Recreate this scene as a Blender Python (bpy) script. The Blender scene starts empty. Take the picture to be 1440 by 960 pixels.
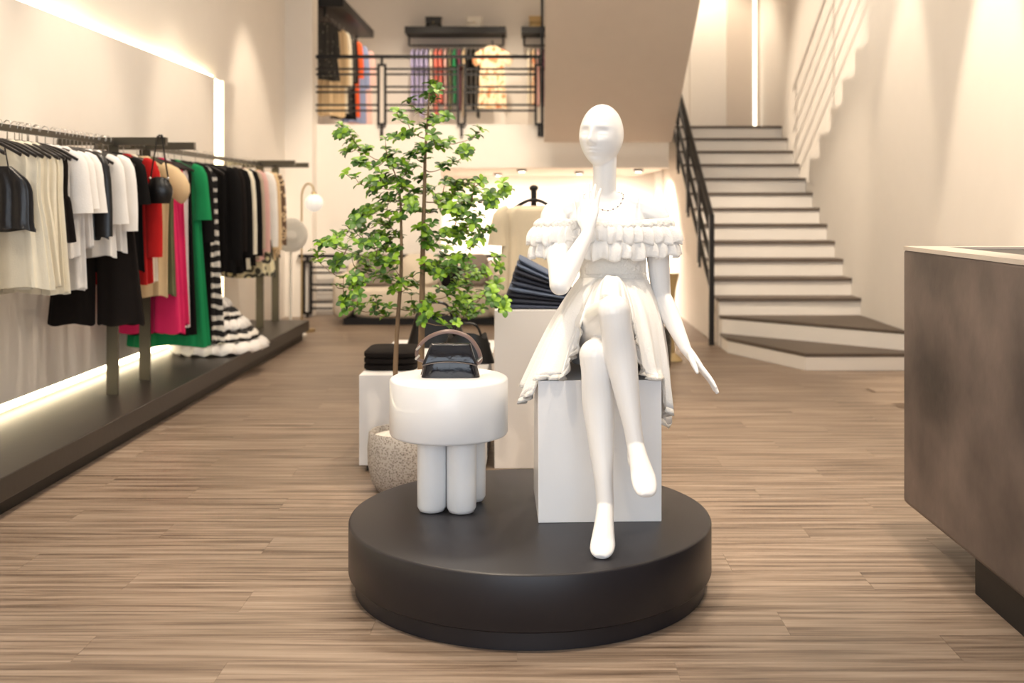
import bpy, math, random
import numpy as np
from mathutils import Vector, Matrix
random.seed(7); rng = np.random.default_rng(7)
S = bpy.context.scene; COL = S.collection; PI = math.pi
F = 1500.0; CX = 753.0; CY = 286.0; CH = 1.25      # the camera's focal length in pixels, its vanishing point and its height

# ------------------------------------------------------------------ camera, world, light
cam = bpy.data.cameras.new('camera'); camo = bpy.data.objects.new('camera', cam); COL.objects.link(camo)
camo.location = (0, 0, CH); camo.rotation_euler = (PI/2, 0, 0)
cam.sensor_width = 36; cam.lens = 36*F/1440; cam.shift_x = -(CX-720)/1440; cam.shift_y = -(480-CY)/1440
cam.clip_start = .05; cam.dof.use_dof = True; cam.dof.focus_distance = 3.45; cam.dof.aperture_fstop = 2.6
S.camera = camo
w = bpy.data.worlds.new('world'); S.world = w; w.use_nodes = True
w.node_tree.nodes['Background'].inputs[0].default_value = (.75, .87, 1, 1); w.node_tree.nodes['Background'].inputs[1].default_value = .8
S.view_settings.view_transform = 'Standard'; S.view_settings.look = 'None'; S.view_settings.gamma = 1
S.view_settings.use_curve_mapping = False; S.view_settings.exposure = 0.42
WARM = (1, .83, .64); SOFT = (1, .88, .74); DAY = (.86, .92, 1)
def light(kind, name, loc, power, color, target=None, parent=None, **kw):
    l = bpy.data.lights.new(name, kind); l.energy = power; l.color = color
    for k, v in kw.items(): setattr(l, k, v)
    o = bpy.data.objects.new(name, l); COL.objects.link(o); o.location = loc
    if target is not None: o.rotation_euler = (Vector(target)-Vector(loc)).to_track_quat('-Z', 'Y').to_euler()
    return o
# daylight entering by the shop front behind the camera
light('AREA', 'shopfront_daylight', (0, -2.4, 1.9), 80, DAY, (0, 3, 1.2), shape='RECTANGLE', size=4.6, size_y=2.8)
# added ambient fill from above, no known lamp there (panel housings further down)
FILL_PANELS = [(-.9, 2.6), (1.2, 4.6), (-.9, 6.6), (1.2, 8.6)]
for (x, y) in FILL_PANELS:
    light('AREA', 'fill_panel_light', (x, y, 4.36), 22, SOFT, (x, y, 0), shape='RECTANGLE', size=1.2, size_y=.5)
SPOTS = [  # place on the ceiling, aim, watts, cone
    ((-.9, 4.7, 4.3), (.15, 3.55, .7), 75, 32), ((1.3, 2.4, 4.3), (-.05, 3.6, .5), 60, 32),
    ((2.15, 7.9, 4.3), (2.83, 8.3, 1.0), 90, 34), ((2.15, 6.3, 4.3), (2.83, 6.7, 1.2), 230, 30), ((2.15, 4.9, 4.3), (2.83, 5.3, 1.4), 260, 34),
    ((-1.6, 4.2, 4.3), (-2.7, 4.7, 1.5), 110, 46), ((-1.5, 5.8, 4.3), (-2.5, 6.4, .8), 100, 44), ((-1.5, 7.8, 4.3), (-2.5, 8.3, .9), 100, 44),
    ((-1.6, 9.6, 4.3), (-2.55, 10.4, 1.5), 110, 44), ((1.8, 7.4, 4.3), (2.15, 10.0, .9), 230, 34),
    ((-.6, 8.2, 4.3), (-1.4, 12.0, 1.3), 330, 42), ((.3, 6.2, 4.3), (-.1, 5.3, 0), 110, 54), ((1.5, 3.4, 4.3), (1.0, 5.0, 0), 170, 52), ((-.9, 2.4, 4.3), (-1.1, 3.5, 0), 130, 54),
    ((-1.6, 10.7, 4.3), (2.83, 10.5, 2.3), 330, 40)]
for (a, b, p, c) in SPOTS:
    light('SPOT', 'spot_light', a, p*1.6, WARM, b, spot_size=math.radians(c), spot_blend=.55, shadow_soft_size=.05)
# downlights under the gallery, on the gallery and over the landing
for (x, y, z, p) in [(-.16, 12.45, 1.6, 70), (1.2, 12.45, 1.6, 70), (.55, 13.4, 1.6, 90), (-.5, 14.2, 1.6, 90), (1.0, 14.4, 1.6, 90)]:
    light('SPOT', 'recess_light', (x, y, z), p*2.0, SOFT, (x, y+.5, 0), spot_size=math.radians(160), spot_blend=.6, shadow_soft_size=.06)
for (x, y, p) in [(-1.5, 13.4, 150), (-.3, 13.6, 110), (2.0, 12.8, 70)]:
    light('SPOT', 'gallery_light', (x, y, 4.38), p, WARM, (x, y+.6, 2), spot_size=math.radians(120), spot_blend=.6, shadow_soft_size=.06)

# ------------------------------------------------------------------ materials
MT = {}
def mat(name, col, rough=.6, metal=0, var=.06, scale=6, bump=.0, bscale=60, coat=0, emit=0, stretch=None, trans=0, sheen=0, spec=.5):
    if name in MT: return MT[name]
    m = bpy.data.materials.new(name); m.use_nodes = True; nt = m.node_tree; N = nt.nodes; L = nt.links
    b = N['Principled BSDF']; b.inputs['Roughness'].default_value = rough; b.inputs['Metallic'].default_value = metal
    b.inputs['Coat Weight'].default_value = coat; b.inputs['Specular IOR Level'].default_value = spec; b.inputs['Sheen Weight'].default_value = sheen
    tc = N.new('ShaderNodeTexCoord'); mp = N.new('ShaderNodeMapping'); L.new(tc.outputs['Object'], mp.inputs[0])
    if stretch: mp.inputs['Scale'].default_value = stretch
    no = N.new('ShaderNodeTexNoise'); no.inputs['Scale'].default_value = scale; no.inputs['Detail'].default_value = 4; L.new(mp.outputs[0], no.inputs['Vector'])
    rp = N.new('ShaderNodeMapRange'); rp.inputs[3].default_value = 1-var; rp.inputs[4].default_value = 1+var; rp.clamp = False; L.new(no.outputs[0], rp.inputs[0])
    mx = N.new('ShaderNodeMix'); mx.data_type = 'RGBA'; mx.blend_type = 'MULTIPLY'; mx.inputs[0].default_value = 1
    mx.inputs[6].default_value = (*col, 1); L.new(rp.outputs[0], mx.inputs[7]); L.new(mx.outputs[2], b.inputs['Base Color'])
    if bump:
        n2 = N.new('ShaderNodeTexNoise'); n2.inputs['Scale'].default_value = bscale; n2.inputs['Detail'].default_value = 5; L.new(mp.outputs[0], n2.inputs['Vector'])
        bp = N.new('ShaderNodeBump'); bp.inputs['Strength'].default_value = bump; bp.inputs['Distance'].default_value = .01
        L.new(n2.outputs[0], bp.inputs['Height']); L.new(bp.outputs[0], b.inputs['Normal'])
    if emit: b.inputs['Emission Color'].default_value = (*col, 1); b.inputs['Emission Strength'].default_value = emit
    if trans: b.inputs['Transmission Weight'].default_value = trans
    MT[name] = m; return m
def ramp(N, stops, interp='LINEAR'):
    r = N.new('ShaderNodeValToRGB'); r.color_ramp.interpolation = interp; e = r.color_ramp.elements
    while len(e) < len(stops): e.new(.5)
    for k, (p, c) in enumerate(stops): e[k].position = p; e[k].color = (*c, 1)
    return r
def pattern(name, kind, stops, scale, rough=.75, stretch=None, interp='CONSTANT'):
    m = mat(name, (1, 1, 1), rough); nt = m.node_tree; N = nt.nodes; L = nt.links
    tc = N.new('ShaderNodeTexCoord'); mp = N.new('ShaderNodeMapping'); L.new(tc.outputs['Object'], mp.inputs[0])
    if stretch: mp.inputs['Scale'].default_value = stretch
    if kind == 'wave':
        t = N.new('ShaderNodeTexWave'); t.bands_direction = 'Z'; t.inputs['Scale'].default_value = scale; t.inputs['Distortion'].default_value = 2.2; t.inputs['Detail Scale'].default_value = 3; out = t.outputs['Fac']
    elif kind == 'vor':
        t = N.new('ShaderNodeTexVoronoi'); t.inputs['Scale'].default_value = scale; out = t.outputs['Distance']
    else:
        t = N.new('ShaderNodeTexNoise'); t.inputs['Scale'].default_value = scale; t.inputs['Detail'].default_value = 3; out = t.outputs[0]
    L.new(mp.outputs[0], t.inputs['Vector']); r = ramp(N, stops, interp); L.new(out, r.inputs[0]); L.new(r.outputs[0], N['Principled BSDF'].inputs['Base Color'])
    return m
def wood_floor(name, per_object):
    m = mat(name, (.4, .3, .22), .42); nt = m.node_tree; N = nt.nodes; L = nt.links; b = N['Principled BSDF']
    g = N.new('ShaderNodeNewGeometry'); oi = N.new('ShaderNodeObjectInfo')
    ad = N.new('ShaderNodeVectorMath'); ad.operation = 'ADD'; L.new(g.outputs['Position'], ad.inputs[0])
    if per_object:
        ml = N.new('ShaderNodeVectorMath'); ml.operation = 'SCALE'; ml.inputs[0].default_value = (37, 19, 0); L.new(oi.outputs['Random'], ml.inputs['Scale']); L.new(ml.outputs[0], ad.inputs[1])
    mp = N.new('ShaderNodeMapping'); mp.inputs['Scale'].default_value = (.55, 15, 1); L.new(ad.outputs[0], mp.inputs[0])
    n1 = N.new('ShaderNodeTexNoise'); n1.inputs['Scale'].default_value = 2.2; n1.inputs['Detail'].default_value = 8; n1.inputs['Roughness'].default_value = .62; n1.inputs['Distortion'].default_value = .35; L.new(mp.outputs[0], n1.inputs['Vector'])
    r = ramp(N, [(.30, (.085, .056, .038)), (.44, (.205, .146, .104)), (.56, (.315, .238, .178)), (.74, (.425, .335, .262))]); L.new(n1.outputs[0], r.inputs[0])
    mr = N.new('ShaderNodeMapRange'); mr.inputs[3].default_value = .92; mr.inputs[4].default_value = 1.06
    if per_object: L.new(oi.outputs['Random'], mr.inputs[0])
    else:
        bk = N.new('ShaderNodeTexBrick'); bk.inputs['Scale'].default_value = 1; bk.inputs['Mortar Size'].default_value = .0; bk.inputs['Brick Width'].default_value = 1.22; bk.inputs['Row Height'].default_value = .18
        bk.inputs['Color1'].default_value = (0, 0, 0, 1); bk.inputs['Color2'].default_value = (1, 1, 1, 1); L.new(g.outputs['Position'], bk.inputs['Vector']); L.new(bk.outputs[0], mr.inputs[0])
    mx = N.new('ShaderNodeMix'); mx.data_type = 'RGBA'; mx.blend_type = 'MULTIPLY'; mx.inputs[0].default_value = 1
    L.new(r.outputs[0], mx.inputs[6]); L.new(mr.outputs[0], mx.inputs[7]); L.new(mx.outputs[2], b.inputs['Base Color'])
    bp = N.new('ShaderNodeBump'); bp.inputs['Strength'].default_value = .12; bp.inputs['Distance'].default_value = .004; L.new(n1.outputs[0], bp.inputs['Height']); L.new(bp.outputs[0], b.inputs['Normal'])
    return m
WALL = mat('plaster_white', (.84, .79, .73), .75, var=.02, bump=.03, bscale=120)
SOFFIT = mat('plaster_beige', (.66, .58, .50), .8, var=.03, bump=.05, bscale=90)
CEIL = mat('ceiling_paint', (.8, .77, .72), .85, var=.02)
FLOOR = wood_floor('oak_vinyl_far', False); PLANK = wood_floor('oak_vinyl_plank', True)
BLACKM = mat('black_metal', (.010, .009, .009), .45, 0, var=.2, spec=.3)
DARKD = mat('dark_platform', (.026, .021, .018), .42, var=.25, scale=3, bump=.05, bscale=30)
BRONZE = mat('bronze_metal', (.085, .075, .055), .38, .6, var=.15)
PODIUM = mat('charcoal_laminate', (.017, .015, .018), .38, var=.12, scale=9, spec=.4)
WHITEG = mat('white_lacquer', (.86, .86, .87), .32, var=.01, coat=.3)
WHITEM = mat('white_laminate', (.82, .80, .79), .5, var=.02)
MANN = mat('mannequin_white', (.90, .885, .87), .30, var=.008, coat=.25)
CLOTHW = mat('white_cotton', (.90, .88, .85), .85, var=.03, bump=.25, bscale=180, sheen=.2)
TREAD = mat('dark_wood_tread', (.105, .078, .058), .5, var=.3, scale=5, stretch=(1, 9, 1))
LED = mat('led_warm', (1, .86, .58), .5, emit=8)
LEDW = mat('led_white', (1, .93, .78), .5, emit=2.6)
LAMPON = mat('lamp_lens', (1, .9, .75), .5, emit=8)
CHROME = mat('steel_wire', (.55, .53, .5), .3, 1, var=.05)

# ------------------------------------------------------------------ mesh helpers
class MB:
    def __init__(s): s.v = []; s.f = []
    def add(s, v, f):
        o = len(s.v); s.v += [tuple(p) for p in v]; s.f += [tuple(i+o for i in q) for q in f]; return s
    def box(s, a, b):
        (x0, y0, z0), (x1, y1, z1) = a, b
        return s.add([(x0,y0,z0),(x1,y0,z0),(x1,y1,z0),(x0,y1,z0),(x0,y0,z1),(x1,y0,z1),(x1,y1,z1),(x0,y1,z1)],
                     [(0,3,2,1),(4,5,6,7),(0,1,5,4),(1,2,6,5),(2,3,7,6),(3,0,4,7)])
    def loft(s, rings, cap0=True, cap1=True, closed=True):
        n = len(rings[0]); v = [p for r in rings for p in r]; f = []
        for i in range(len(rings)-1):
            for j in range(n if closed else n-1):
                k = (j+1) % n; f.append((i*n+j, i*n+k, (i+1)*n+k, (i+1)*n+j))
        if cap0 and closed: f.append(tuple(range(n-1, -1, -1)))
        if cap1 and closed: f.append(tuple(range((len(rings)-1)*n, len(rings)*n)))
        return s.add(v, f)
    def tube(s, pts, r, seg=8, caps=True, uref=None):
        P = [Vector(p) for p in pts]; n = len(P)
        R = list(r) if isinstance(r, (list, tuple, np.ndarray)) else [r]*n
        T = [(P[min(i+1, n-1)]-P[max(i-1, 0)]).normalized() for i in range(n)]
        u = Vector(uref) if uref else T[0].orthogonal().normalized(); rings = []
        for i in range(n):
            if uref: u = Vector(uref)
            u = (u-T[i]*u.dot(T[i])); u = u.normalized() if u.length > 1e-6 else T[i].orthogonal().normalized()
            v = T[i].cross(u); rr = R[i]; ra, rb = rr if isinstance(rr, (tuple, list)) else (rr, rr)
            rings.append([P[i]+u*(ra*math.cos(2*PI*k/seg))+v*(rb*math.sin(2*PI*k/seg)) for k in range(seg)])
        return s.loft(rings, caps, caps)
    def lathe(s, prof, c=(0, 0, 0), seg=32):
        return s.loft([[(c[0]+r*math.cos(2*PI*k/seg), c[1]+r*math.sin(2*PI*k/seg), c[2]+z) for k in range(seg)] for (r, z) in prof])
    def ball(s, c, r, seg=16, rows=10):
        rx, ry, rz = r if isinstance(r, (tuple, list)) else (r, r, r)
        return s.loft([[(c[0]+rx*math.sin(PI*i/rows)*math.cos(2*PI*k/seg), c[1]+ry*math.sin(PI*i/rows)*math.sin(2*PI*k/seg), c[2]-rz*math.cos(PI*i/rows)) for k in range(seg)] for i in ([.02]+list(range(1, rows))+[rows-.02])])
    def prism(s, poly, axis, a, b):   # polygon of 2D points pushed along an axis
        def pt(p, t): return {'x': (t, p[0], p[1]), 'y': (p[0], t, p[1]), 'z': (p[0], p[1], t)}[axis]
        n = len(poly); v = [pt(p, a) for p in poly]+[pt(p, b) for p in poly]
        return s.add(v, [tuple(range(n)), tuple(range(2*n-1, n-1, -1))]+[(i, (i+1) % n, (i+1) % n+n, i+n) for i in range(n)])
def cr(pts, n):            # Catmull-Rom through points of any dimension
    p = np.array(pts, float); m = len(p); out = []
    for t in np.linspace(0, m-1, n):
        i = min(int(t), m-2); u = t-i; a, b, c, d = p[max(i-1, 0)], p[i], p[i+1], p[min(i+2, m-1)]
        out.append(.5*((2*b)+(-a+c)*u+(2*a-5*b+4*c-d)*u*u+(-a+3*b-3*c+d)*u**3))
    return np.array(out)
def ccr(pts, n):           # the same, closed
    p = np.array(pts, float); m = len(p); out = []
    for t in np.arange(n)*m/n:
        i = int(t); u = t-i; a, b, c, d = p[i-1], p[i], p[(i+1) % m], p[(i+2) % m]
        out.append(.5*((2*b)+(-a+c)*u+(2*a-5*b+4*c-d)*u*u+(-a+3*b-3*c+d)*u**3))
    return np.array(out)
def mesh(name, mb, m, smooth=True, off=(0, 0, 0)):
    me = bpy.data.meshes.new(name); me.from_pydata([(p[0]-off[0], p[1]-off[1], p[2]-off[2]) for p in mb.v], [], mb.f); me.validate()
    import bmesh
    b = bmesh.new(); b.from_mesh(me); bmesh.ops.recalc_face_normals(b, faces=b.faces); b.to_mesh(me); b.free()
    me.materials.append(m)
    if smooth: me.shade_smooth(); 
    return me
def link(name, me, parent=None, loc=(0, 0, 0), rot=(0, 0, 0)):
    o = bpy.data.objects.new(name, me); COL.objects.link(o); o.parent = parent; o.location = loc; o.rotation_euler = rot; return o
def tag(o, label, cat, group=None):
    o['label'] = label; o['category'] = cat
    if group: o['group'] = group
    return o
def thing(name, label, cat, loc=(0, 0, 0), rz=0, group=None):
    o = link(name, None, None, loc, (0, 0, rz)); o.empty_display_size = .1; return tag(o, label, cat, group)
def part(name, mb, m, parent, smooth=False, bevel=0, world=True, solid=0, label=None, ang=40):
    off = (0, 0, 0); q = parent
    while world and q is not None: off = tuple(a+b for a, b in zip(off, q.location)); q = q.parent
    o = link(name, mesh(name, mb, m, smooth, off), parent)
    if smooth: o.data.set_sharp_from_angle(angle=math.radians(ang))
    mods(o, bevel, solid)
    if label: o['label'] = label
    return o
def mods(o, bevel=0, solid=0):
    if solid: s = o.modifiers.new('thickness', 'SOLIDIFY'); s.thickness = solid; s.offset = 0
    if bevel: b = o.modifiers.new('bevel', 'BEVEL'); b.width = bevel; b.segments = 2; b.limit_method = 'ANGLE'
def struct(name, mb, m, label=None, smooth=False, parent=None):
    o = link(name, mesh(name, mb, m, smooth), parent)
    if parent is None:
        o['kind'] = 'structure'
        if label: o['label'] = label
    return o
def single(name, mb, m, label, cat, group=None, base=None, smooth=True, bevel=0, solid=0, ang=40):
    base = base or tuple(np.array(mb.v).mean(0)[:2])+(min(p[2] for p in mb.v),)
    o = link(name, mesh(name, mb, m, smooth, base), None, base)
    if smooth: o.data.set_sharp_from_angle(angle=math.radians(ang))
    mods(o, bevel, solid); return tag(o, label, cat, group)
def at(x, y, d): return Vector(((x-CX)*d/F, d, CH-(y-CY)*d/F))

# ------------------------------------------------------------------ the room
XL, XR, YB, ZC = -2.76, 2.83, 15.5, 4.45
fl = struct('floor', MB().box((XL-.1, -2.7, -.12), (XR+.1, YB+.1, -.002)), FLOOR, 'greige wood plank floor of the boutique')
pl = MB().box((-.6096, -.0896, -.006), (.6096, .0896, -.0004)); pl.v += []; plank_me = mesh('plank', pl, PLANK, False)
row = 0; y = 1.2
while y < 8.0:
    x = XL+.3-(row*.43 % 1.22)
    while x < XR+.2:
        if x > XL-.4: link('plank', plank_me, fl, (min(x, XR+.0), y, 0))
        x += 1.22
    y += .18; row += 1
struct('ceiling', MB().box((XL-.1, -2.7, ZC), (XR+.1, YB+.1, ZC+.1)), CEIL, 'plain white ceiling')
struct('wall_left', MB().box((XL-.1, -2.7, 0), (XL, YB, ZC)), WALL, 'cream left wall washed by cove light')
struct('wall_right', MB().box((XR, -2.7, 0), (XR+.1, YB, ZC)), WALL, 'cream right wall beside the stairs')
# back wall: flush partition under the gallery on the left, a deep recess on the right, gallery wall behind
struct('wall_back', MB().box((XL, YB, 0), (XR, YB+.1, ZC)), WALL, 'white rear wall')
struct('wall_partition', MB().box((XL, 12.0, 0), (-1.06, 12.2, 1.65)), WALL, 'white partition wall under the gallery')
struct('wall_landing', MB().box((1.52, 13.5, 0), (XR, 13.6, ZC)), WALL, 'cream wall at the back of the stair landing')
struct('wall_front', MB().box((XL, -2.7, 0), (-2.4, -2.6, ZC)).box((2.4, -2.7, 0), (XR, -2.6, ZC)).box((-2.4, -2.7, 3.4), (2.4, -2.6, ZC)), WALL, 'shop front wall')
win = struct('window_1', MB().box((-2.4, -2.68, 3.34), (2.4, -2.62, 3.4)).box((-2.4, -2.68, 0), (2.4, -2.62, .06)), BLACKM, 'black framed shop window')
for x in (-2.4, -.83, .77, 2.34): struct('mullion', MB().box((x, -2.68, .06), (x+.06, -2.62, 3.34)), BLACKM, parent=win)
struct('floor_gallery', MB().box((XL, 12.0, 1.65), (1.5, YB, 2.14)), WALL, 'white gallery slab with plain front edge')
# left wall: raised lower panel with cove light above, below and at its end
p = struct('trim_1', MB().box((XL, -2.6, .235), (XL+.06, 8.98, 2.31)), WALL, 'raised cream wall panel behind the racks')
struct('trim_2', MB().box((XL, 9.2, .17), (XL+.07, 9.6, 2.31)), WALL, 'shallow cream pilaster past the wall panel')
struct('trim_3', MB().box((2.42, 13.43, 2.141), (2.742, 13.5, ZC)).box((2.782, 13.43, 2.141), (XR, 13.5, ZC)), SOFFIT, 'beige wall fin beside the corner light')
struct('trim_4', MB().box((1.95, 13.44, 2.14), (2.12, 13.5, ZC)), WALL, 'narrow white pilaster on landing wall')
struct('trim_5', MB().box((XL, 11.75, 0), (-2.46, 12.05, ZC)), WALL, 'white corner column at the gallery edge')
single('led_strip', MB().box((XL+.004, -2.5, 2.312), (XL+.045, 8.98, 2.325)), LED, 'long warm light strip along the top of the wall panel', 'light strip', 'cove light strips', smooth=False)
single('led_strip', MB().box((XL+.004, -2.5, .20), (XL+.05, 8.98, .232)), LED, 'glowing light strip under the wall panel along the platform', 'light strip', 'cove light strips', smooth=False)
single('led_strip', MB().box((XL+.004, 9.0, .3), (XL+.03, 9.19, 2.31)), LED, 'upright warm light strip at the end of the wall panel', 'light strip', 'cove light strips', smooth=False)
single('led_strip', MB().box((2.743, 13.425, 2.15), (2.781, 13.495, ZC-.02)), LEDW, 'upright white light strip in the corner above the landing', 'light strip', smooth=False)
# housings for the added, out-of-view fill panels, then the spotlights
for k, (x, y) in enumerate(FILL_PANELS):
    t = thing('added_fill_panel', 'flat unseen ceiling panel added for ambient fill', 'ceiling light', (x, y, 4.37), 0, 'added ceiling fill panels')
    part('frame', MB().box((x-.64, y-.29, 4.38), (x+.64, y+.29, ZC)), WHITEM, t); part('diffuser', MB().box((x-.6, y-.25, 4.372), (x+.6, y+.25, 4.38)), LAMPON, t)
for (a, b, pw, c) in SPOTS:
    d = (Vector(b)-Vector(a)).normalized(); t = thing('track_spotlight', 'black cylinder spotlight on the ceiling', 'spotlight', a, 0, 'ceiling spotlights')
    part('housing', MB().tube([Vector(a)-d*.16, Vector(a)-d*.03], .045, 16), BLACKM, t, True); part('stem', MB().tube([Vector(a)-d*.1, (a[0]-d.x*.1, a[1]-d.y*.1, ZC)], .01, 8), BLACKM, t, True)
for (x, y) in [(-.16, 12.45), (1.2, 12.45), (.55, 13.4), (-.5, 14.2), (1.0, 14.4)]:
    t = thing('downlight', 'small black rimmed downlight under the gallery', 'downlight', (x, y, 1.62), 0, 'downlights under the gallery')
    part('rim', MB().lathe([(.05, 0), (.06, .03)], (x, y, 1.62), 20), BLACKM, t, True); part('lens', MB().lathe([(.035, -.004), (.035, 0)], (x, y, 1.62), 16), LAMPON, t, True)

# ------------------------------------------------------------------ staircase
SX0, SX1 = 1.6, XR-.002
def sd(n): return 9.27+.27*(n-3)
def sz(n): return .43+.1555*(n-3)
st = thing('staircase', 'white staircase with dark treads rising along the right wall', 'staircase', (2.2, 9.3, 0))
for n in range(3, 15):
    d, z = sd(n), sz(n); back = 13.498 if n == 14 else d+.29
    part('riser', MB().box((SX0, d+.012, z-.1555), (SX1, d+.03, z-.028)), WALL, st)
    part('tread', MB().box((SX0-.01, d-.012, z-.028), (SX1, back, z)), TREAD, st, bevel=.004)
A, B = [(1.60, 9.22), (SX1, 8.12), (SX1, 9.3), (1.60, 9.3)], [(1.60, 8.93), (2.02, 7.98), (SX1, 7.98), (SX1, 8.6), (1.60, 9.25)]
def inset(poly, k): c = np.mean(poly, 0); return [tuple(c+(np.array(q)-c)*k) for q in poly]
part('riser', MB().prism(inset(A, .985), 'z', .10, .252), WALL, st); part('tread', MB().prism(A, 'z', .252, .28), TREAD, st, bevel=.004)
part('riser', MB().prism(inset(B, .985), 'z', 0, .102), WALL, st); part('tread', MB().prism(B, 'z', .102, .13), TREAD, st, bevel=.004)
poly = [(9.285, 0), (9.285, .40)]
for n in range(3, 14): poly += [(sd(n)+.03, sz(n)-.03), (sd(n+1)+.03, sz(n)-.03)]
poly += [(13.498, sz(14)-.03), (13.498, 0)]
part('side_wall', MB().prism(poly, 'x', SX0+.005, SX0+.06), WALL, st)
up = thing('upper_stair_flight', 'upper stair flight seen from below with plain beige soffit', 'staircase', (.8, 11.5, 1.91))
z0 = 1.91; sl = .576
part('soffit', MB().prism([(11.5, z0), (7.2, z0+sl*4.3), (7.2, z0+sl*4.3+.12), (11.5, z0+.12)], 'x', .092, 1.47), SOFFIT, up)
for k in range(14):
    d = 11.45-.27*k; z = z0+.16+.1555*k
    if z < ZC-.1: part('riser', MB().box((.1, d-.03, z-.06), (1.46, d, z+.13)), WALL, up); part('tread', MB().box((.1, d-.3, z+.1), (1.46, d+.01, z+.13)), TREAD, up)
for k, o in enumerate((.22, .36, .50, .64, .78, .95)): part('handrail' if k == 5 else 'bar', MB().tube([(1.44, 11.4, z0+.2+o), (1.44, 9.2, z0+.2+o+sl*2.2)], .024 if k == 5 else .013, 8), BLACKM, up, True)
for d in (11.3, 10.3, 9.3): part('post', MB().box((1.425, d-.015, z0+.2+sl*(11.4-d)), (1.455, d+.015, z0+1.15+sl*(11.4-d))), BLACKM, up)
# stair railing
rl = thing('stair_railing', 'black metal railing climbing the open side of the stairs', 'railing', (1.555, 9.42, 0))
RX = 1.555; zt = lambda d: 1.143+.62*(d-9.42)
part('newel_post', MB().box((RX-.022, 9.40, 0), (RX+.022, 9.444, 1.15)), BLACKM, rl)
part('handrail', MB().tube([(RX, 9.42, 1.14), (RX, 12.1, zt(12.1))], .024, 8), BLACKM, rl, True)
for k, o in enumerate((.13, .2, .38, .45, .63, .70)): part('bar', MB().tube([(RX, 9.42, 1.14-o), (RX, 12.05, zt(12.05)-o)], .011, 6), BLACKM, rl, True)
for d in (10.1, 10.85, 11.6):
    for e in (0, .07): part('post', MB().box((RX-.012, d+e-.012, zt(d+e)-.92), (RX+.012, d+e+.012, zt(d+e))), BLACKM, rl)

# ------------------------------------------------------------------ gallery railing and the low railing under it
def railing(name, label, y, x0, x1, posts, ztop, zlo, zhi, zstem, pairs):
    t = thing(name, label, 'railing', ((x0+x1)/2, y, zstem))
    part('top_rail', MB().box((x0, y-.02, ztop-.025), (x1, y+.02, ztop+.012)), BLACKM, t)
    for x in posts:
        m = MB()
        for s in (-1, 1): m.box((x+s*.038-.014, y-.018, zlo), (x+s*.038+.014, y+.018, zhi))
        m.box((x-.05, y-.018, zhi), (x+.05, y+.018, zhi+.025)).box((x-.05, y-.018, zlo-.025), (x+.05, y+.018, zlo))
        m.box((x-.014, y-.014, zhi), (x+.014, y+.014, ztop)).box((x-.014, y-.014, zstem), (x+.014, y+.014, zlo)); part('post', m, BLACKM, t)
    for a, b in zip(posts[:-1], posts[1:]):
        for z in pairs: part('bar', MB().box((a+.05, y-.01, z-.011), (b-.05, y+.01, z+.011)), BLACKM, t)
Y = 11.96; zz = lambda y: CH+(CY-y)*Y/F
railing('gallery_railing', 'black metal railing along the edge of the upper gallery', Y, -2.76, .09, [(x-CX)*Y/F for x in (423.5, 537, 649, 758)], zz(79), zz(173), zz(93), zz(192), [zz(v) for v in (97, 104.5, 122, 129.5, 147.5, 155.5)])
Y = 11.7; railing('low_railing', 'low black metal railing behind the sofa', Y, -2.6, -.35, [-2.5, -1.75, -1.0, -.4], .68, .06, .6, 0, [.55, .49, .36, .30, .17, .10])
single('gallery_post', MB().box((.06, 11.98, 2.0), (.09, 12.02, ZC)), BLACKM, 'slim black upright at the end of the gallery railing', 'post', smooth=False)

# ------------------------------------------------------------------ left platform and racks
t = thing('display_platform', 'long dark wooden platform below the clothes racks', 'platform', (-2.4, 4, 0))
part('deck', MB().box((XL+.001, -2.5, .073), (-2.10, 9.9, .17)), DARKD, t, bevel=.004); part('plinth', MB().box((XL+.001, -2.5, 0), (-2.15, 9.85, .073)), BLACKM, t)
RXX, RZ = -2.39, 1.607
def rack(label, y0, y1, posts):
    t = thing('clothes_rack', label, 'clothes rack', (RXX, posts[0], .17))
    part('rail', MB().box((RXX-.012, y0, RZ-.03), (RXX+.012, y1, RZ)), BRONZE, t)
    for y in posts:
        part('post', MB().box((RXX-.033, y-.008, .17), (RXX+.033, y+.008, RZ-.03)), BRONZE, t)
        part('cross_arm', MB().box((-2.69, y-.02, RZ-.028), (-2.085, y+.02, RZ+.016)), BRONZE, t)
rack('bronze clothes rack of mostly white and black tops', 3.6, 6.27, [3.9, 6.03]); rack('bronze clothes rack with colourful dresses and coats', 6.33, 9.82, [6.53, 9.25, 9.8])

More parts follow.
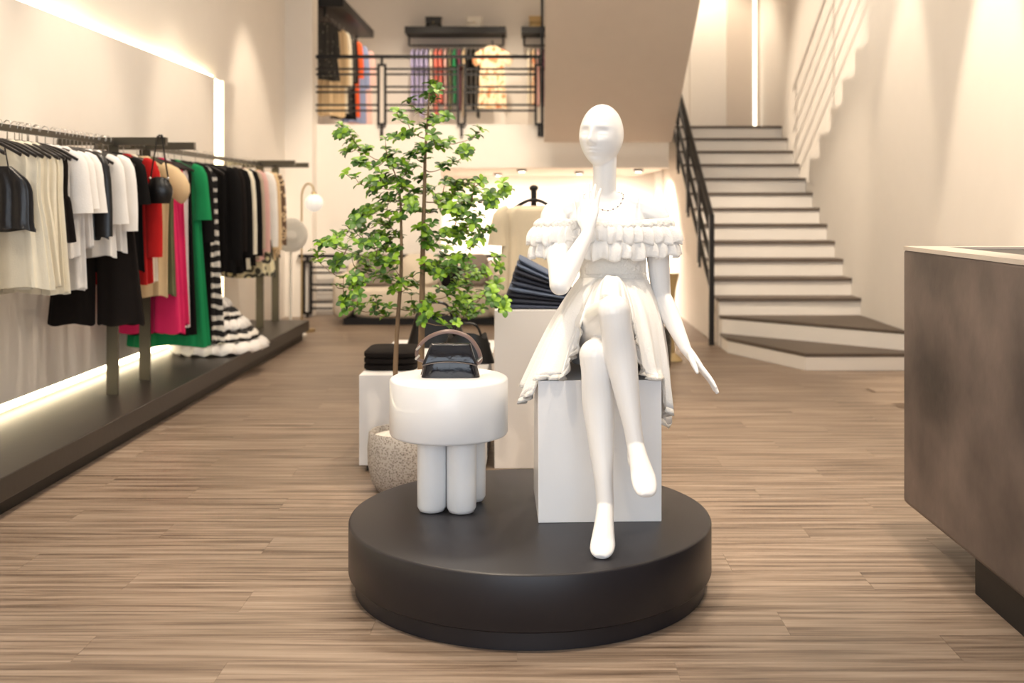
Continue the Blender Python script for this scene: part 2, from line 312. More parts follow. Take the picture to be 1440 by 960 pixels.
# ------------------------------------------------------------------ hangers and garments
HW = mat('hanger_black', (.022, .018, .016), .4, var=.2)
hk = MB().tube([(0, .0, -.075), (0, 0, -.03), (.012, 0, -.012), (.017, 0, .004), (.01, 0, .016), (-.004, 0, .02), (-.016, 0, .010)], .0022, 5)
hb = MB().tube(cr([(-.2, 0, -.15), (-.12, 0, -.105), (-.04, 0, -.08), (0, 0, -.073), (.04, 0, -.08), (.12, 0, -.105), (.2, 0, -.15)], 13), [(.006, .011)]*13, 6)
HOOK = mesh('hook', hk, CHROME); HBAR = mesh('shoulder_bar', hb, HW)
def hanger(loc, rz, label, group):
    t = thing('clothes_hanger', label, 'hanger', loc, rz, group); link('hook', HOOK, t); link('shoulder_bar', HBAR, t); return t
def body_mesh(prof, n=84, rip=9, amp=.01, seed=0, rows=16, y0=0):
    r = np.random.default_rng(seed); ph = r.uniform(0, 6.28, 3); P = cr(prof, rows); rings = []
    for i, (z, hw, th, cx) in enumerate(P):
        t = i/(rows-1); ring = []
        for k in range(n):
            a = 2*PI*k/n; c, s_ = math.cos(a), math.sin(a)
            x = hw*math.copysign(abs(c)**.8, c); q = .75*amp*t*(math.sin(rip*a+ph[0]+t*1.2)+.4*math.sin((int(rip*1.7))*a+ph[1]))
            ring.append((cx+x+q*c*.7, y0+(th+q)*s_+.006*t*math.sin(3*c+ph[2]), z+.008*t*math.sin(4*a+ph[1])))
        rings.append(ring)
    return MB().loft(rings, True, False)
def garment(kind, label, cat, m, y, length=.7, hw=.2, x=RXX, z=RZ, rz=None, group=None, hem=None, amp=.013, rip=11, sleeve=None, smat=None, th=.013, name=None, hang=True, hgroup='hangers on the racks', sh=-.115, neck=.042):
    rz = random.uniform(-.025, .025) if rz is None else rz; seed = int(abs(y*1000))+len(label)
    g = thing(name or cat.replace(' ', '_'), label, cat, (x, y, z), rz, group); hem = hem or hw; b = sh-length
    if kind == 'straps':
        part('body', body_mesh([(sh-.08, hw*.42, th*.7, 0), (sh-.11, hw*.62, th*.9, 0), (sh-.17, hw*.86, th, 0), (sh-.16-length*.45, hw*.9, th*1.1, 0), (b, hem, th*1.4, 0)], rip=rip, amp=amp, seed=seed), m, g, True, world=False, solid=.003)
        for s in (-1, 1): part('strap', MB().tube([(s*.06, -.01, sh+.035), (s*.075, -.012, sh-.04), (s*.09, -.015, sh-.115)], .003, 5), m, g, True, world=False)
    elif kind == 'trousers':
        part('waistband', body_mesh([(sh+.01, hw*.6, th, 0), (sh-.05, hw*.62, th, 0)], rows=4, amp=0, seed=seed), m, g, True, world=False)
        for s in (-1, 1): part('trouser_leg', body_mesh([(sh-.04, hw*.33, th, s*hw*.31), (sh-.25, hw*.42, th*1.2, s*hw*.42), (b, hem*.48, th*1.6, s*hem*.51)], n=48, rip=6, amp=amp, seed=seed+s), m, g, True, world=False)
    else:
        part('body', body_mesh([(sh+neck, .105-neck*.9, .018, 0), (sh+neck*.55, .12-neck*.5, .02, 0), (sh-.005, hw*.75, th, 0), (sh-.05, hw*.93, th*1.15, 0), (sh-.2, hw*.93, th*1.2, 0), (sh-length*.55, (hw+hem)*.47, th*1.3, 0), (b, hem, th*1.6, 0)], rip=rip, amp=amp, seed=seed, rows=20), m, g, True, world=False)
        if sleeve:
            L = sleeve
            for s in (-1, 1):
                if kind == 'puff': pts = [(s*hw*.7, 0, sh-.02, .03), (s*hw*.98, 0, sh-.07, .062), (s*hw*1.18, 0, sh-.15, .078), (s*hw*1.2, 0, sh-.2, .06), (s*hw*1.15, 0, sh-.22, .04)]
                else: pts = [(s*hw*.72, 0, sh-.01, .03), (s*hw*.93, 0, sh-.05, .05), (s*hw*1.03, -.004, sh-.05-L*.5, .05), (s*hw*1.06, -.006, sh-.05-L, .046 if L > .3 else .06)]
                C = cr(pts, 9); part('sleeve', MB().tube([c[:3] for c in C], [(max(c[3], .01)*(.36 if th < .03 else .7), max(c[3], .01)) if kind != 'puff' else (c[3]*.5, c[3]) for c in C], 12, True, (0, 1, 0)), smat or m, g, True, world=False)
    if hang: hanger((x, y, z), rz, ' '.join(('black hanger holding the '+label).split()[:16]), hgroup)
    return g
cl = lambda n, c, **k: mat('fabric_'+n, c, k.pop('rough', .82), var=.1, scale=9, bump=.15, bscale=140, sheen=.15 if max(c) > .06 else 0, spec=.15, **k)
CREAM = cl('cream', (.80, .74, .60)); WHT = cl('white', (.83, .80, .77)); BLK = cl('black', (.006, .005, .005)); RED = cl('red', (.52, .012, .012)); PINK = cl('hot_pink', (.68, .022, .12))
BEI = cl('beige', (.66, .49, .29)); OLI = cl('olive', (.13, .13, .06)); GRN = cl('green', (.008, .23, .075)); GREY = cl('pale_grey', (.62, .58, .56)); BLUSH = cl('blush', (.68, .42, .38)); TAUPE = cl('taupe', (.46, .37, .28))
SATB = mat('black_satin', (.008, .007, .008), .33, var=.2, bump=.3, bscale=25); LEA = mat('black_leather', (.006, .005, .005), .3, var=.2, bump=.1, bscale=90)
BROWNK = cl('brown_black', (.011, .008, .007)); LAV = cl('lavender', (.46, .42, .66)); CORAL = cl('coral', (.78, .2, .15)); BLUE = cl('dusty_blue', (.21, .25, .40)); ORNG = cl('orange', (.62, .09, .02)); DKRED = cl('plum', (.16, .02, .06))
STRIPE = pattern('black_white_stripe', 'wave', [(0, (.012, .01, .01)), (.62, (.78, .74, .68))], 4.2)
LEOP = pattern('leopard_print', 'vor', [(0, (.05, .03, .02)), (.28, (.62, .47, .3)), (.5, (.12, .07, .04))], 22)
YFLO = pattern('yellow_floral', 'vor', [(0, (.75, .68, .4)), (.3, (.05, .045, .03)), (.55, (.75, .68, .45))], 13)
CFLO = pattern('cream_floral', 'noise', [(0, (.72, .28, .12)), (.42, (.85, .72, .5)), (.6, (.8, .5, .26))], 9)
BSPOT = pattern('black_spotted', 'vor', [(0, (.45, .38, .3)), (.16, (.02, .018, .015))], 24)
G = 'clothes hanging on the racks'
R1 = [('blouse', 'white dress with ruffled flower trim at the near end of the rack', 'dress', WHT, 4.40, .80, .15, dict(amp=.03, rip=14, hem=.16)),
 ('blouse', 'cream pleated tunic behind the black ruched camisole', 'tunic', CREAM, 4.75, .62, .2, dict(amp=.013, rip=15, hem=.25)),
 ('straps', 'black ruched satin camisole with thin straps', 'camisole', SATB, 4.68, .36, .21, dict(amp=.012, rip=11, hem=.2, th=.018)),
 ('blouse', 'second cream pleated tunic next to the plain cream blouse', 'tunic', CREAM, 4.825, .62, .2, dict(amp=.016, rip=15, hem=.24)),
 ('blouse', 'plain cream blouse hanging between two pleated tunics', 'blouse', CREAM, 4.895, .60, .2, dict(amp=.012, rip=12)),
 ('blouse', 'ivory pleated tunic next to the short black skirt set', 'tunic', CREAM, 4.965, .66, .2, dict(amp=.015, rip=15, hem=.22)),
 ('blouse', 'short black sleeveless top beside the ivory pleated tunic', 'top', BROWNK, 5.03, .42, .2, dict(hem=.23)),
 ('blouse', 'white lace blouse with short flared sleeves', 'blouse', WHT, 5.12, .50, .2, dict(sleeve=.24, amp=.012)),
 ('blouse', 'long sheer white shirt behind the lace blouse', 'shirt', WHT, 5.20, .66, .2, dict(sleeve=.22)),
 ('blouse', 'white cotton blouse touching the black leather jacket', 'blouse', WHT, 5.29, .46, .2, dict(sleeve=.24, amp=.012)),
 ('blouse', 'black leather jacket with silver snaps', 'jacket', LEA, 5.39, .42, .2, dict(sleeve=.36, amp=.006)),
 ('blouse', 'second black leather jacket just behind the snap jacket', 'jacket', LEA, 5.48, .42, .2, dict(amp=.006)),
 ('blouse', 'loose white blouse with elbow sleeves after the leather jackets', 'blouse', WHT, 5.57, .52, .2, dict(sleeve=.3, amp=.014)),
 ('blouse', 'white crinkled shirt with wide sleeves next to the black culotte jumpsuit', 'shirt', WHT, 5.68, .5, .215, dict(sleeve=.34, amp=.014)),
 ('trousers', 'black wide leg culottes reaching lowest on the near rack', 'culottes', BROWNK, 5.80, .90, .23, dict(hem=.27, amp=.008, th=.017)),
 ('blouse', 'plain black top hanging above the culottes', 'top', BLK, 5.89, .5, .2, dict(sleeve=.2)),
 ('blouse', 'black sleeveless shift beside the rack post', 'dress', BLK, 5.97, .62, .2, {}),
 ('blouse', 'bright red long blouse beside the cross arm', 'blouse', RED, 6.10, .70, .2, dict(sleeve=.5)),
 ('blouse', 'cream blouse tucked behind the red one', 'blouse', CREAM, 6.19, .70, .2, dict(hem=.19)),
 ('puff', 'beige top with puffed short sleeves', 'top', BEI, 6.40, .80, .205, dict(sleeve=.2, hem=.18)),
 ('blouse', 'olive green dress behind the beige puff sleeve top', 'dress', OLI, 6.48, .80, .2, dict(hem=.2)),
 ('trousers', 'hot pink wide trousers beside the olive dress', 'trousers', PINK, 6.58, 1.04, .21, dict(hem=.23)),
 ('blouse', 'deep pink dress hanging behind the pink trousers', 'dress', PINK, 6.66, 1.0, .2, dict(hem=.22)),
 ('blouse', 'pale grey knit dress between pink and black', 'dress', GREY, 6.75, 1.02, .2, dict(hem=.2)),
 ('blouse', 'black long dress between pale grey knit and emerald green', 'dress', BLK, 6.84, 1.08, .2, dict(hem=.22)),
 ('blouse', 'emerald green maxi dress with wide hem', 'dress', GRN, 6.94, 1.17, .215, dict(hem=.27, sleeve=.3, amp=.016)),
 ('blouse', 'black maxi dress right behind the emerald one', 'dress', BLK, 7.06, 1.14, .21, dict(hem=.22, sleeve=.45)),
 ('blouse', 'black evening dress in front of the striped dress', 'dress', BLK, 7.2, 1.18, .21, dict(hem=.2)),
 ('blouse', 'black coat hanging after the striped dress', 'coat', BLK, 7.72, .74, .215, dict(sleeve=.6)),
 ('blouse', 'dark brown coat squeezed between two black coats', 'coat', BROWNK, 7.86, .7, .21, dict(sleeve=.55)),
 ('blouse', 'black tailored coat before the ecru coat', 'coat', BLK, 8.0, .76, .215, dict(sleeve=.6)),
 ('blouse', 'ecru coat between two black coats', 'coat', CREAM, 8.14, .74, .21, dict(sleeve=.58)),
 ('blouse', 'black blazer between the ecru coat and the blush cardigan', 'blazer', BLK, 8.28, .72, .215, dict(sleeve=.6)),
 ('blouse', 'taupe jacket before the blush cardigan', 'jacket', TAUPE, 8.42, .68, .205, dict(sleeve=.55)),
 ('blouse', 'blush pink cardigan on the far rack', 'cardigan', BLUSH, 8.55, .7, .21, dict(sleeve=.58)),
 ('blouse', 'yellow and black floral dress with the flowery hem', 'dress', YFLO, 8.68, .84, .2, dict(hem=.27, amp=.018)),
 ('blouse', 'ivory blouse next to the blush cardigan', 'blouse', WHT, 8.80, .66, .21, dict(sleeve=.55)),
 ('blouse', 'beige trench coat before the leopard print blouse', 'coat', BEI, 8.93, .72, .21, dict(sleeve=.58)),
 ('blouse', 'leopard print blouse at the far end of the racks', 'blouse', LEOP, 9.08, .7, .215, dict(sleeve=.55))]
for (kind, lab, cat, m, y, L, hw, kw) in R1: garment(kind, lab, cat, m, y, L, hw, group=G, **kw)
sdress = garment('blouse', 'long black and white striped dress with ruffled train on the platform', 'dress', STRIPE, 7.5, 1.2, .16, group=G, hem=.2, amp=.02, rip=13, sh=-.13)
for k in range(5):     # the ruffled train spilling over the platform
    z1 = .175+.075*k; r1 = .34-.055*k; rings = []
    for i in range(5):
        u = i/4; rr = r1-.09*u; ring = []
        for q in range(96):
            a = 2*PI*q/96; w_ = (1-u)*(.018*math.sin(17*a+k*2)+.008*math.sin(31*a+k))
            ring.append((-2.37+(rr+w_)*math.cos(a)*.98+.03*(4-k)*.4, 7.86+(rr+w_)*math.sin(a)*1.2, z1+.055*u+.035*math.sin(PI*u)+.012*math.sin(17*a+k*2)*(1-u)+.012))
        rings.append(ring)
    part('ruffle', MB().loft(rings, False, False), STRIPE if k % 2 else WHT, sdress, True, solid=.004)
# extra hangers crowd the near rail
for k in range(16): hanger((RXX, 4.42+.1*k+random.uniform(-.02, .02), RZ), random.uniform(-.15, .15), 'bare black hanger crowded in among the white tops', 'bare hangers on the near rack')
# small black shoulder bag hung on the cross arm
t = thing('shoulder_bag', 'small glossy black shoulder bag hung on the rack cross arm', 'bag', (-2.11, 6.0, 1.25))
part('pouch', MB().loft([[( -2.11+(.06+.015*math.sin(PI*u))*math.cos(a)*(1.0 if u < .8 else .9), 5.985+(.025+.02*math.sin(PI*u))*math.sin(a), 1.25+.15*u-.02*math.cos(a)**2*u) for a in np.linspace(0, 2*PI, 24, endpoint=False)] for u in np.linspace(0, 1, 9)]), LEA, t, True)
for s in (-1, 1):
    part('strap', MB().tube([(-2.11+s*.05, 5.985, 1.385), (-2.11+s*.032, 5.985, 1.5), (-2.11+s*.012, 5.99, 1.63)], [(.004, .007)]*3, 6), LEA, t, True)
    part('ring', MB().ball((-2.11+s*.05, 5.978, 1.39), .009, 10, 6), CHROME, t, True)
part('strap_loop', MB().tube([(-2.122, 5.99, 1.62), (-2.116, 6.0, 1.634), (-2.104, 6.0, 1.634), (-2.098, 5.99, 1.62)], [(.006, .01)]*4, 6), LEA, t, True)

# ------------------------------------------------------------------ round podium with the stool, bag, box and mannequin
PC = (-.018, 3.556); PR = .597; PZ = .22
t = thing('round_podium', 'charcoal round podium with a recessed base', 'podium', (*PC, 0))
part('top_disc', MB().lathe([(PR-.006, .055), (PR, .062), (PR, PZ-.008), (PR-.003, PZ-.002), (PR-.010, PZ)], (*PC, 0), 128), PODIUM, t, True, ang=50)
part('base', MB().lathe([(PR-.022, 0), (PR-.022, .056)], (*PC, 0), 128), PODIUM, t, True)
t = thing('drum_stool', 'white round stool with thick drum top on cylinder legs', 'stool', (-.296, 3.65, PZ))
part('drum_top', MB().lathe([(.19, .463), (.198, .466), (.202, .473), (.202, .648), (.198, .655), (.190, .659)], (-.296, 3.65, 0), 96), WHITEG, t, True, ang=60)
for (x, y) in ((-.347, 3.575), (-.247, 3.562), (-.222, 3.70), (-.335, 3.71)):
    part('leg', MB().lathe([(.03, PZ), (.042, PZ+.004), (.049, PZ+.018), (.0495, .30), (.0495, .463)], (x, y, 0), 40), WHITEG, t, True, ang=60)
# handbag
PAT = mat('black_patent', (.004, .004, .008), .06, var=.1, coat=.4, bump=.55, bscale=13, spec=.4); TANB = mat('dark_piping', (.07, .05, .045), .4)
bx, by, bz = -.289, 3.64, .659
t = thing('patent_handbag', 'small black patent handbag with curved top handle on the white stool', 'handbag', (bx, by, bz))
rings = []
for u in np.linspace(0, 1, 12):
    hw = .100-.032*u; hd = .034-.020*u+.008*math.sin(PI*u)
    rings.append([(bx+hw*math.copysign(abs(math.cos(a))**.45, math.cos(a)), by+hd*math.copysign(abs(math.sin(a))**.6, math.sin(a)), bz+.001+.112*u) for a in np.linspace(0, 2*PI, 48, endpoint=False)])
part('body', MB().loft(rings), PAT, t, True)
flap = [[(bx+xx*(.066+.028*u), by-(.019+.023*u+.003*math.sin(PI*u)), bz+.116-.072*u-.012*u*(1-xx*xx)*-1) for xx in np.linspace(-1, 1, 17)] for u in np.linspace(0, 1, 10)]
fo = part('flap', MB().loft(flap, closed=False), PAT, t, True, solid=.003)
part('piping', MB().tube([(p[0], p[1]-.002, p[2]) for p in flap[-1]], .0018, 6), TANB, fo, True)
for s in (-1, 1): part('side_piping', MB().tube([(bx+s*.067, by-.018, bz+.112), (bx+s*.098, by-.034, bz+.012)], .002, 6), TANB, t, True)
hp = cr([(bx-.078, by, bz+.052), (bx-.112, by, bz+.060), (bx-.113, by, bz+.095), (bx-.075, by, bz+.135), (bx-.01, by, bz+.155), (bx+.055, by, bz+.138), (bx+.09, by, bz+.098), (bx+.102, by, bz+.058), (bx+.088, by, bz+.045)], 40)
ho = part('handle', MB().tube(hp, [(.0035, .008)]*40, 8), mat('brown_strap', (.16, .10, .085), .35, var=.1), t, True)
for (x, z) in ((-.112, .066), (-.109, .098), (.1, .06)): part('buckle', MB().tube([(bx+x-.008, by-.006, bz+z-.006), (bx+x+.006, by-.006, bz+z+.008)], .004, 8), CHROME, ho, True)

# white box seat
BA = math.radians(2.2)
t = thing('white_cube_plinth', 'white lacquered box the mannequin sits on', 'plinth', (.009, 3.44, PZ), BA)
part('box', MB().box((0, 0, 0), (.40, .40, .459)), WHITEG, t, bevel=.002, world=False)

# ------------------------------------------------------------------ mannequin
V = Vector
def sph(mb, p, r): mb.ball(p, r, 20, 14)
def limb(mb, keys, n=26, seg=20, uref=None):       # keys: (point, ra, rb)
    C = cr([(*k[0], k[1], k[2]) for k in keys], n)
    mb.tube([c[:3] for c in C], [(c[3], c[4]) for c in C], seg, True, uref); sph(mb, C[0][:3], min(C[0][3:]))
    if not uref: sph(mb, C[-1][:3], min(C[-1][3:]))
def hand(mb, wrist, tip, normal, thumb_dir, curl=.25, spread=.16):
    wv = V(wrist); d = (V(tip)-wv).normalized(); L = (V(tip)-wv).length
    nrm = V(normal); nrm = (nrm-d*nrm.dot(d)).normalized(); side = d.cross(nrm)
    if side.dot(V(thumb_dir)) < 0: side = -side
    rings = []                          # palm: side points to the thumb
    for (u, hw, th, o) in ((0, .022, .018, 0), (.1, .024, .018, 0), (.25, .033, .016, .002), (.4, .037, .013, 0), (.5, .036, .010, 0), (.53, .03, .007, 0)):
        c = wv+d*(L*u)+side*o; rings.append([c+side*(hw*math.cos(a))+nrm*(th*math.sin(a)) for a in np.linspace(0, 2*PI, 20, endpoint=False)])
    mb.loft(rings)
    for k, (off, ln, r) in enumerate(((.027, .44, .0078), (.009, .49, .0082), (-.009, .46, .0078), (-.026, .37, .0068))):
        b = wv+d*(L*.49)+side*off; ang = spread*(off/.027)*.6; dd = (d*math.cos(ang)+side*math.sin(ang)).normalized()
        cc = curl*(.8+.25*k); p1 = b+dd*(L*ln*.45); d2 = (dd+nrm*cc*.5).normalized(); p2 = p1+d2*(L*ln*.32); d3 = (dd+nrm*cc).normalized(); p3 = p2+d3*(L*ln*.25)
        limb(mb, [(b-dd*.012, r*1.1, r*1.1), (b, r*1.12, r*1.1), (p1, r, r), (p2, r*.9, r*.9), (p3, r*.66, r*.66)], 16, 12)
    b = wv+d*(L*.16)+side*.018; td = (d*.72+side*.62+nrm*.3).normalized(); q = b+td*(L*.22); td2 = (d*.93+side*.25+nrm*.25).normalized()
    limb(mb, [(b, .012, .012), (q, .0105, .0105), (q+td2*L*.15, .0088, .0088), (q+td2*L*.27, .006, .006)], 14, 12)
mb = MB()
# torso: (height, centre x, centre y, half width, half depth)
TOR = [(.70, .262, 3.70, .135, .125), (.76, .262, 3.70, .165, .135), (.84, .264, 3.695, .166, .125), (.92, .267, 3.69, .132, .1), (1.00, .268, 3.685, .102, .08), (1.06, .262, 3.68, .108, .084), (1.13, .252, 3.675, .130, .094), (1.19, .245, 3.68, .142, .088), (1.235, .24, 3.685, .135, .068), (1.265, .237, 3.685, .085, .052), (1.29, .235, 3.68, .05, .046)]
T = cr(TOR, 44); mb.loft([[(cx+hx*math.cos(a), cy+hy*math.sin(a), z) for a in np.linspace(0, 2*PI, 36, endpoint=False)] for (z, cx, cy, hx, hy) in T])
for s in (-1, 1): mb.ball((.252+s*.062, 3.612, 1.125), (.056, .052, .056), 20, 14)
limb(mb, [((.236, 3.685, 1.25), .05, .05), ((.237, 3.672, 1.30), .041, .042), ((.237, 3.655, 1.36), .039, .041), ((.236, 3.645, 1.42), .041, .044)])     # neck
SH_R, EL_R, WR_R = V((.068, 3.67, 1.208)), V((.078, 3.39, .992)), V((.170, 3.490, 1.150))
limb(mb, [((.15, 3.685, 1.238), .05, .045), (SH_R, .049, .049), (SH_R.lerp(EL_R, .35), .043, .043), (SH_R.lerp(EL_R, .75), .036, .036), (EL_R, .034, .034)])
limb(mb, [(EL_R, .034, .034), (EL_R.lerp(WR_R, .3), .035, .034), (EL_R.lerp(WR_R, .7), .027, .026), (WR_R, .021, .020), (WR_R+V((.004, .01, .02)), .021, .019)])
hand(mb, WR_R, (.186, 3.545, 1.318), (.55, .8, -.2), (-1, .3, 0), .12, .22)
SH_L, EL_L, WR_L = V((.412, 3.69, 1.206)), V((.438, 3.71, .925)), V((.508, 3.605, .758))
limb(mb, [((.33, 3.69, 1.238), .05, .045), (SH_L, .049, .049), (SH_L.lerp(EL_L, .35), .042, .042), (SH_L.lerp(EL_L, .75), .036, .036), (EL_L, .034, .034)])
limb(mb, [(EL_L, .034, .034), (EL_L.lerp(WR_L, .3), .035, .034), (EL_L.lerp(WR_L, .75), .026, .025), (WR_L, .020, .019)])
hand(mb, WR_L, (.607, 3.51, .628), (-.75, -.1, -.55), (-.25, -1, -.1), .16, .10)
def leg(hip, knee, ankle, ball, toe, heel):
    h, k, a = V(hip), V(knee), V(ankle)
    limb(mb, [(h, .088, .088), (h.lerp(k, .3), .080, .080), (h.lerp(k, .65), .066, .066), (h.lerp(k, .9), .054, .054), (k, .050, .050)], 34, 24)
    bk = V((0, .018, 0)); limb(mb, [(k, .050, .050), (k.lerp(a, .12)+bk*.2, .047, .048), (k.lerp(a, .33)+bk, .049, .050), (k.lerp(a, .6)+bk*.6, .039, .039), (k.lerp(a, .85), .028, .029), (a, .026, .028)], 34, 24)
    b, t_, e = V(ball), V(toe), V(heel)
    limb(mb, [(a, .026, .027), (a.lerp(b, .35), .028, .027), (a.lerp(b, .75), .033, .024), (b, .037, .019), (b.lerp(t_, .6), .035, .015), (t_, .027, .012), (t_+(t_-b).normalized()*.010, .016, .007)], 28, 20, (1, 0, 0))
    limb(mb, [(a+V((0, .006, .01)), .024, .024), (e, .024, .024), (e.lerp(b, .4), .026, .022), (b, .026, .014)], 16, 16)
leg((.180, 3.71, .785), (.236, 3.215, .925), (.300, 3.200, .525), (.314, 3.105, .452), (.318, 3.055, .420), (.302, 3.235, .478))
leg((.345, 3.71, .770), (.184, 3.275, .785), (.212, 3.235, .335), (.198, 3.135, .250), (.190, 3.092, .232), (.213, 3.268, .285))
# head: a skull sculpted by soft bumps, face to local -Y
nU, nV = 120, 90; verts = []
g = lambda a, s: math.exp(-(a/s)**2)
for i in range(nV+1):
    ph = PI*min(max(i/nV, .004), .996); ring = []
    for k in range(nU):
        th = 2*PI*k/nU; x, y, z = math.sin(ph)*math.sin(th), -math.sin(ph)*math.cos(th), math.cos(ph)     # th=0 looks to -Y
        low = max(0, -z); fr = max(0, -y)
        X = x*.0735*(1-.20*low**2.2); Y = y*(.096 if y > 0 else .088)*(1-(.34*low**1.5 if y > 0 else .02*low)); Z = z*(.106 if z > 0 else .108)
        if y < 0 and z < 0: X *= 1-.10*low*fr
        if fr > .15:
            w_ = min(1, (fr-.15)/.3); D = 0
            D += .021*g(X, .0085+.004*max(0, min(1, (.01-Z)/.04)))*g(Z+.026, .015)+.010*g(X, .008)*g(Z+.002, .022)+.006*(g(X-.010, .006)+g(X+.010, .006))*g(Z+.034, .007)
            D -= .010*(g(X-.030, .017)+g(X+.030, .017))*g(Z-.003, .013)
            D += .0065*(g(X-.031, .012)+g(X+.031, .012))*g(Z+.001, .009)-.0032*(g(X-.031, .013)+g(X+.031, .013))*g(Z+.0075+.10*(abs(X)-.031)**2*8, .0022)
            D += .0035*(g(X-.03, .02)+g(X+.03, .02))*g(Z-.024, .007)
            D += .0075*g(X, .017)*(g(Z+.053, .0048)+1.05*g(Z+.0645, .0055))-.0045*g(X, .020)*g(Z+.0588, .0020)-.004*g(X, .02)*g(Z+.075, .006)-.002*g(X, .006)*g(Z+.045, .005)
            D += .006*g(X, .018)*g(Z+.092, .012)+.003*(g(X-.042, .018)+g(X+.042, .018))*g(Z+.022, .016)
            Y -= 1.35*D*w_
        ring.append((X, Y, Z))
    verts.append(ring)
HM = Matrix.Translation((.2245, 3.635, 1.482)) @ Matrix.Rotation(math.radians(-24), 4, 'Z') @ Matrix.Rotation(math.radians(3), 4, 'Y') @ Matrix.Rotation(math.radians(-3), 4, 'X')
mb.loft([[tuple(HM @ V(p)) for p in r] for r in verts])
tmp = link('tmp', mesh('tmp', mb, MANN)); r_ = tmp.modifiers.new('r', 'REMESH'); r_.mode = 'VOXEL'; r_.voxel_size = .003; r_.use_smooth_shade = True
sm = tmp.modifiers.new('s', 'SMOOTH'); sm.factor = .5; sm.iterations = 2
bpy.context.view_layer.update(); dg = bpy.context.evaluated_depsgraph_get()
me = bpy.data.meshes.new_from_object(tmp.evaluated_get(dg)); bpy.data.objects.remove(tmp)
mq = thing('mannequin', 'glossy white female mannequin seated cross-legged in a ruffled dress', 'mannequin', (.25, 3.7, .679))
me.name = 'body'; me.transform(Matrix.Translation((-.25, -3.7, -.679))); me.materials.clear(); me.materials.append(MANN); me.shade_smooth(); link('body', me, mq)

# dress
dr = thing('ruffled_dress', 'white off-shoulder mini dress with two ruffles worn by the mannequin', 'dress', (.25, 3.69, .7))
LACE = mat('white_lace', (.86, .83, .78), .85, var=.04, bump=.6, bscale=110)
def ell(z, cx, cy, hx, hy, n=120): return [(cx+hx*math.cos(a), cy+hy*math.sin(a), z) for a in np.linspace(0, 2*PI, n, endpoint=False)]
rows = []
for (z, cx, cy, hx, hy) in cr([q for q in TOR if .95 < q[0] < 1.2][::1], 12):
    fb = .030*g(z-1.125, .05); rows.append([(cx+(hx+.010)*math.cos(a), cy+(hy+.010)*math.sin(a)-(fb if math.sin(a) < 0 else 0)*abs(math.sin(a)), z) for a in np.linspace(0, 2*PI, 120, endpoint=False)])
part('bodice', MB().loft(rows, False, False), LACE, dr, True, solid=.003)
RING = [(.236, 3.545), (.16, 3.555), (.105, 3.51), (.045, 3.505), (.0, 3.57), (.0, 3.68), (.07, 3.745), (.236, 3.785), (.40, 3.765), (.472, 3.715), (.475, 3.64), (.41, 3.60), (.32, 3.555)]
RC = ccr(RING, 360); cen = RC.mean(0)
def ruffle(z0, z1, s0, s1, amp, waves, seed):
    r = np.random.default_rng(seed); ph = r.uniform(0, 6, 4); rings = []
    for u in np.linspace(0, 1, 10):
        ring = []; s = s0+(s1-s0)*u**.8
        for k, p in enumerate(RC):
            a = 2*PI*k/360; dirv = (p-cen)/np.linalg.norm(p-cen); frill = amp*u**1.2*(math.sin(waves*a+ph[0]+.8*math.sin(3*a+ph[2]))+.45*math.sin(waves*1.63*a+ph[1]))
            q = cen+(p-cen)*s+dirv*(frill+.012*math.sin(PI*u)); ring.append((q[0], q[1], z0+(z1-z0)*u+.006*u*math.sin(waves*.5*a+ph[3])+.012*math.sin(2*a+ph[2])*.4))
        rings.append(ring)
    return MB().loft(rings, False, False)
part('ruffle', ruffle(1.188, 1.118, .93, 1.07, .009, 34, 1), CLOTHW, dr, True, solid=.002)
part('ruffle', ruffle(1.140, 1.066, .92, 1.035, .010, 30, 2), CLOTHW, dr, True, solid=.002)
part('smocked_band', ruffle(1.196, 1.160, .915, .955, .003, 60, 3), LACE, dr, True, solid=.003)
for (x, s) in ((.135, -1), (.352, 1)):
    part('strap', MB().tube(cr([(x+s*-.004, 3.575, 1.18), (x, 3.612, 1.235), (x+s*.004, 3.66, 1.284-.01), (x+s*.002, 3.72, 1.262), (x, 3.765, 1.18)], 20), .0022, 6), CLOTHW, dr, True)
HEM = [(.245, 3.355, .962), (.190, 3.365, .93), (.150, 3.395, .86), (.122, 3.425, .77), (.085, 3.425, .705), (-.006, 3.46, .665), (-.034, 3.56, .600), (-.034, 3.72, .600), (.03, 3.87, .64), (.2, 3.90, .66), (.37, 3.88, .63), (.440, 3.78, .55), (.447, 3.64, .505), (.425, 3.52, .60), (.350, 3.43, .705), (.322, 3.40, .80), (.296, 3.37, .90)]
H = ccr(HEM, 240); Wc = (.268, 3.685)
Wst = np.array([(Wc[0]+.111*math.cos(a), Wc[1]+.089*math.sin(a), 1.0) for a in [math.atan2((h[1]-Wc[1])*1.1, h[0]-Wc[0]) for h in H]])
rings = []; ph = rng.uniform(0, 6, 4)
for u in np.linspace(0, 1, 26):
    ring = []
    for k in range(240):
        a = 2*PI*k/240; b, h = Wst[k], H[k]; p_ = b+(h-b)*u; dv = np.array([h[0]-Wc[0], h[1]-Wc[1], 0]); dv /= np.linalg.norm(dv)
        side = abs(dv[0]); bul = (.012+.022*max(0, dv[0])+.02*max(0, dv[1]))*math.sin(PI*u**.8); fold = (.004+.014*u)*u*(math.sin(21*a+ph[0]+.9*math.sin(2*a))+.5*math.sin(37*a+ph[1]))
        q = p_+dv*(bul+fold)+np.array([0, 0, (.030 if dv[1] < -.5 else .012)*math.sin(PI*u)]); q[2] += .012*u*math.sin(13*a+ph[2])
        if q[2] < .70 and .0 < q[0] < .42 and 3.43 < q[1] < 3.85: q[2] = .70+.15*(q[2]-.70) if q[2] > .6 else .688
        ring.append(tuple(q))
    rings.append(ring)
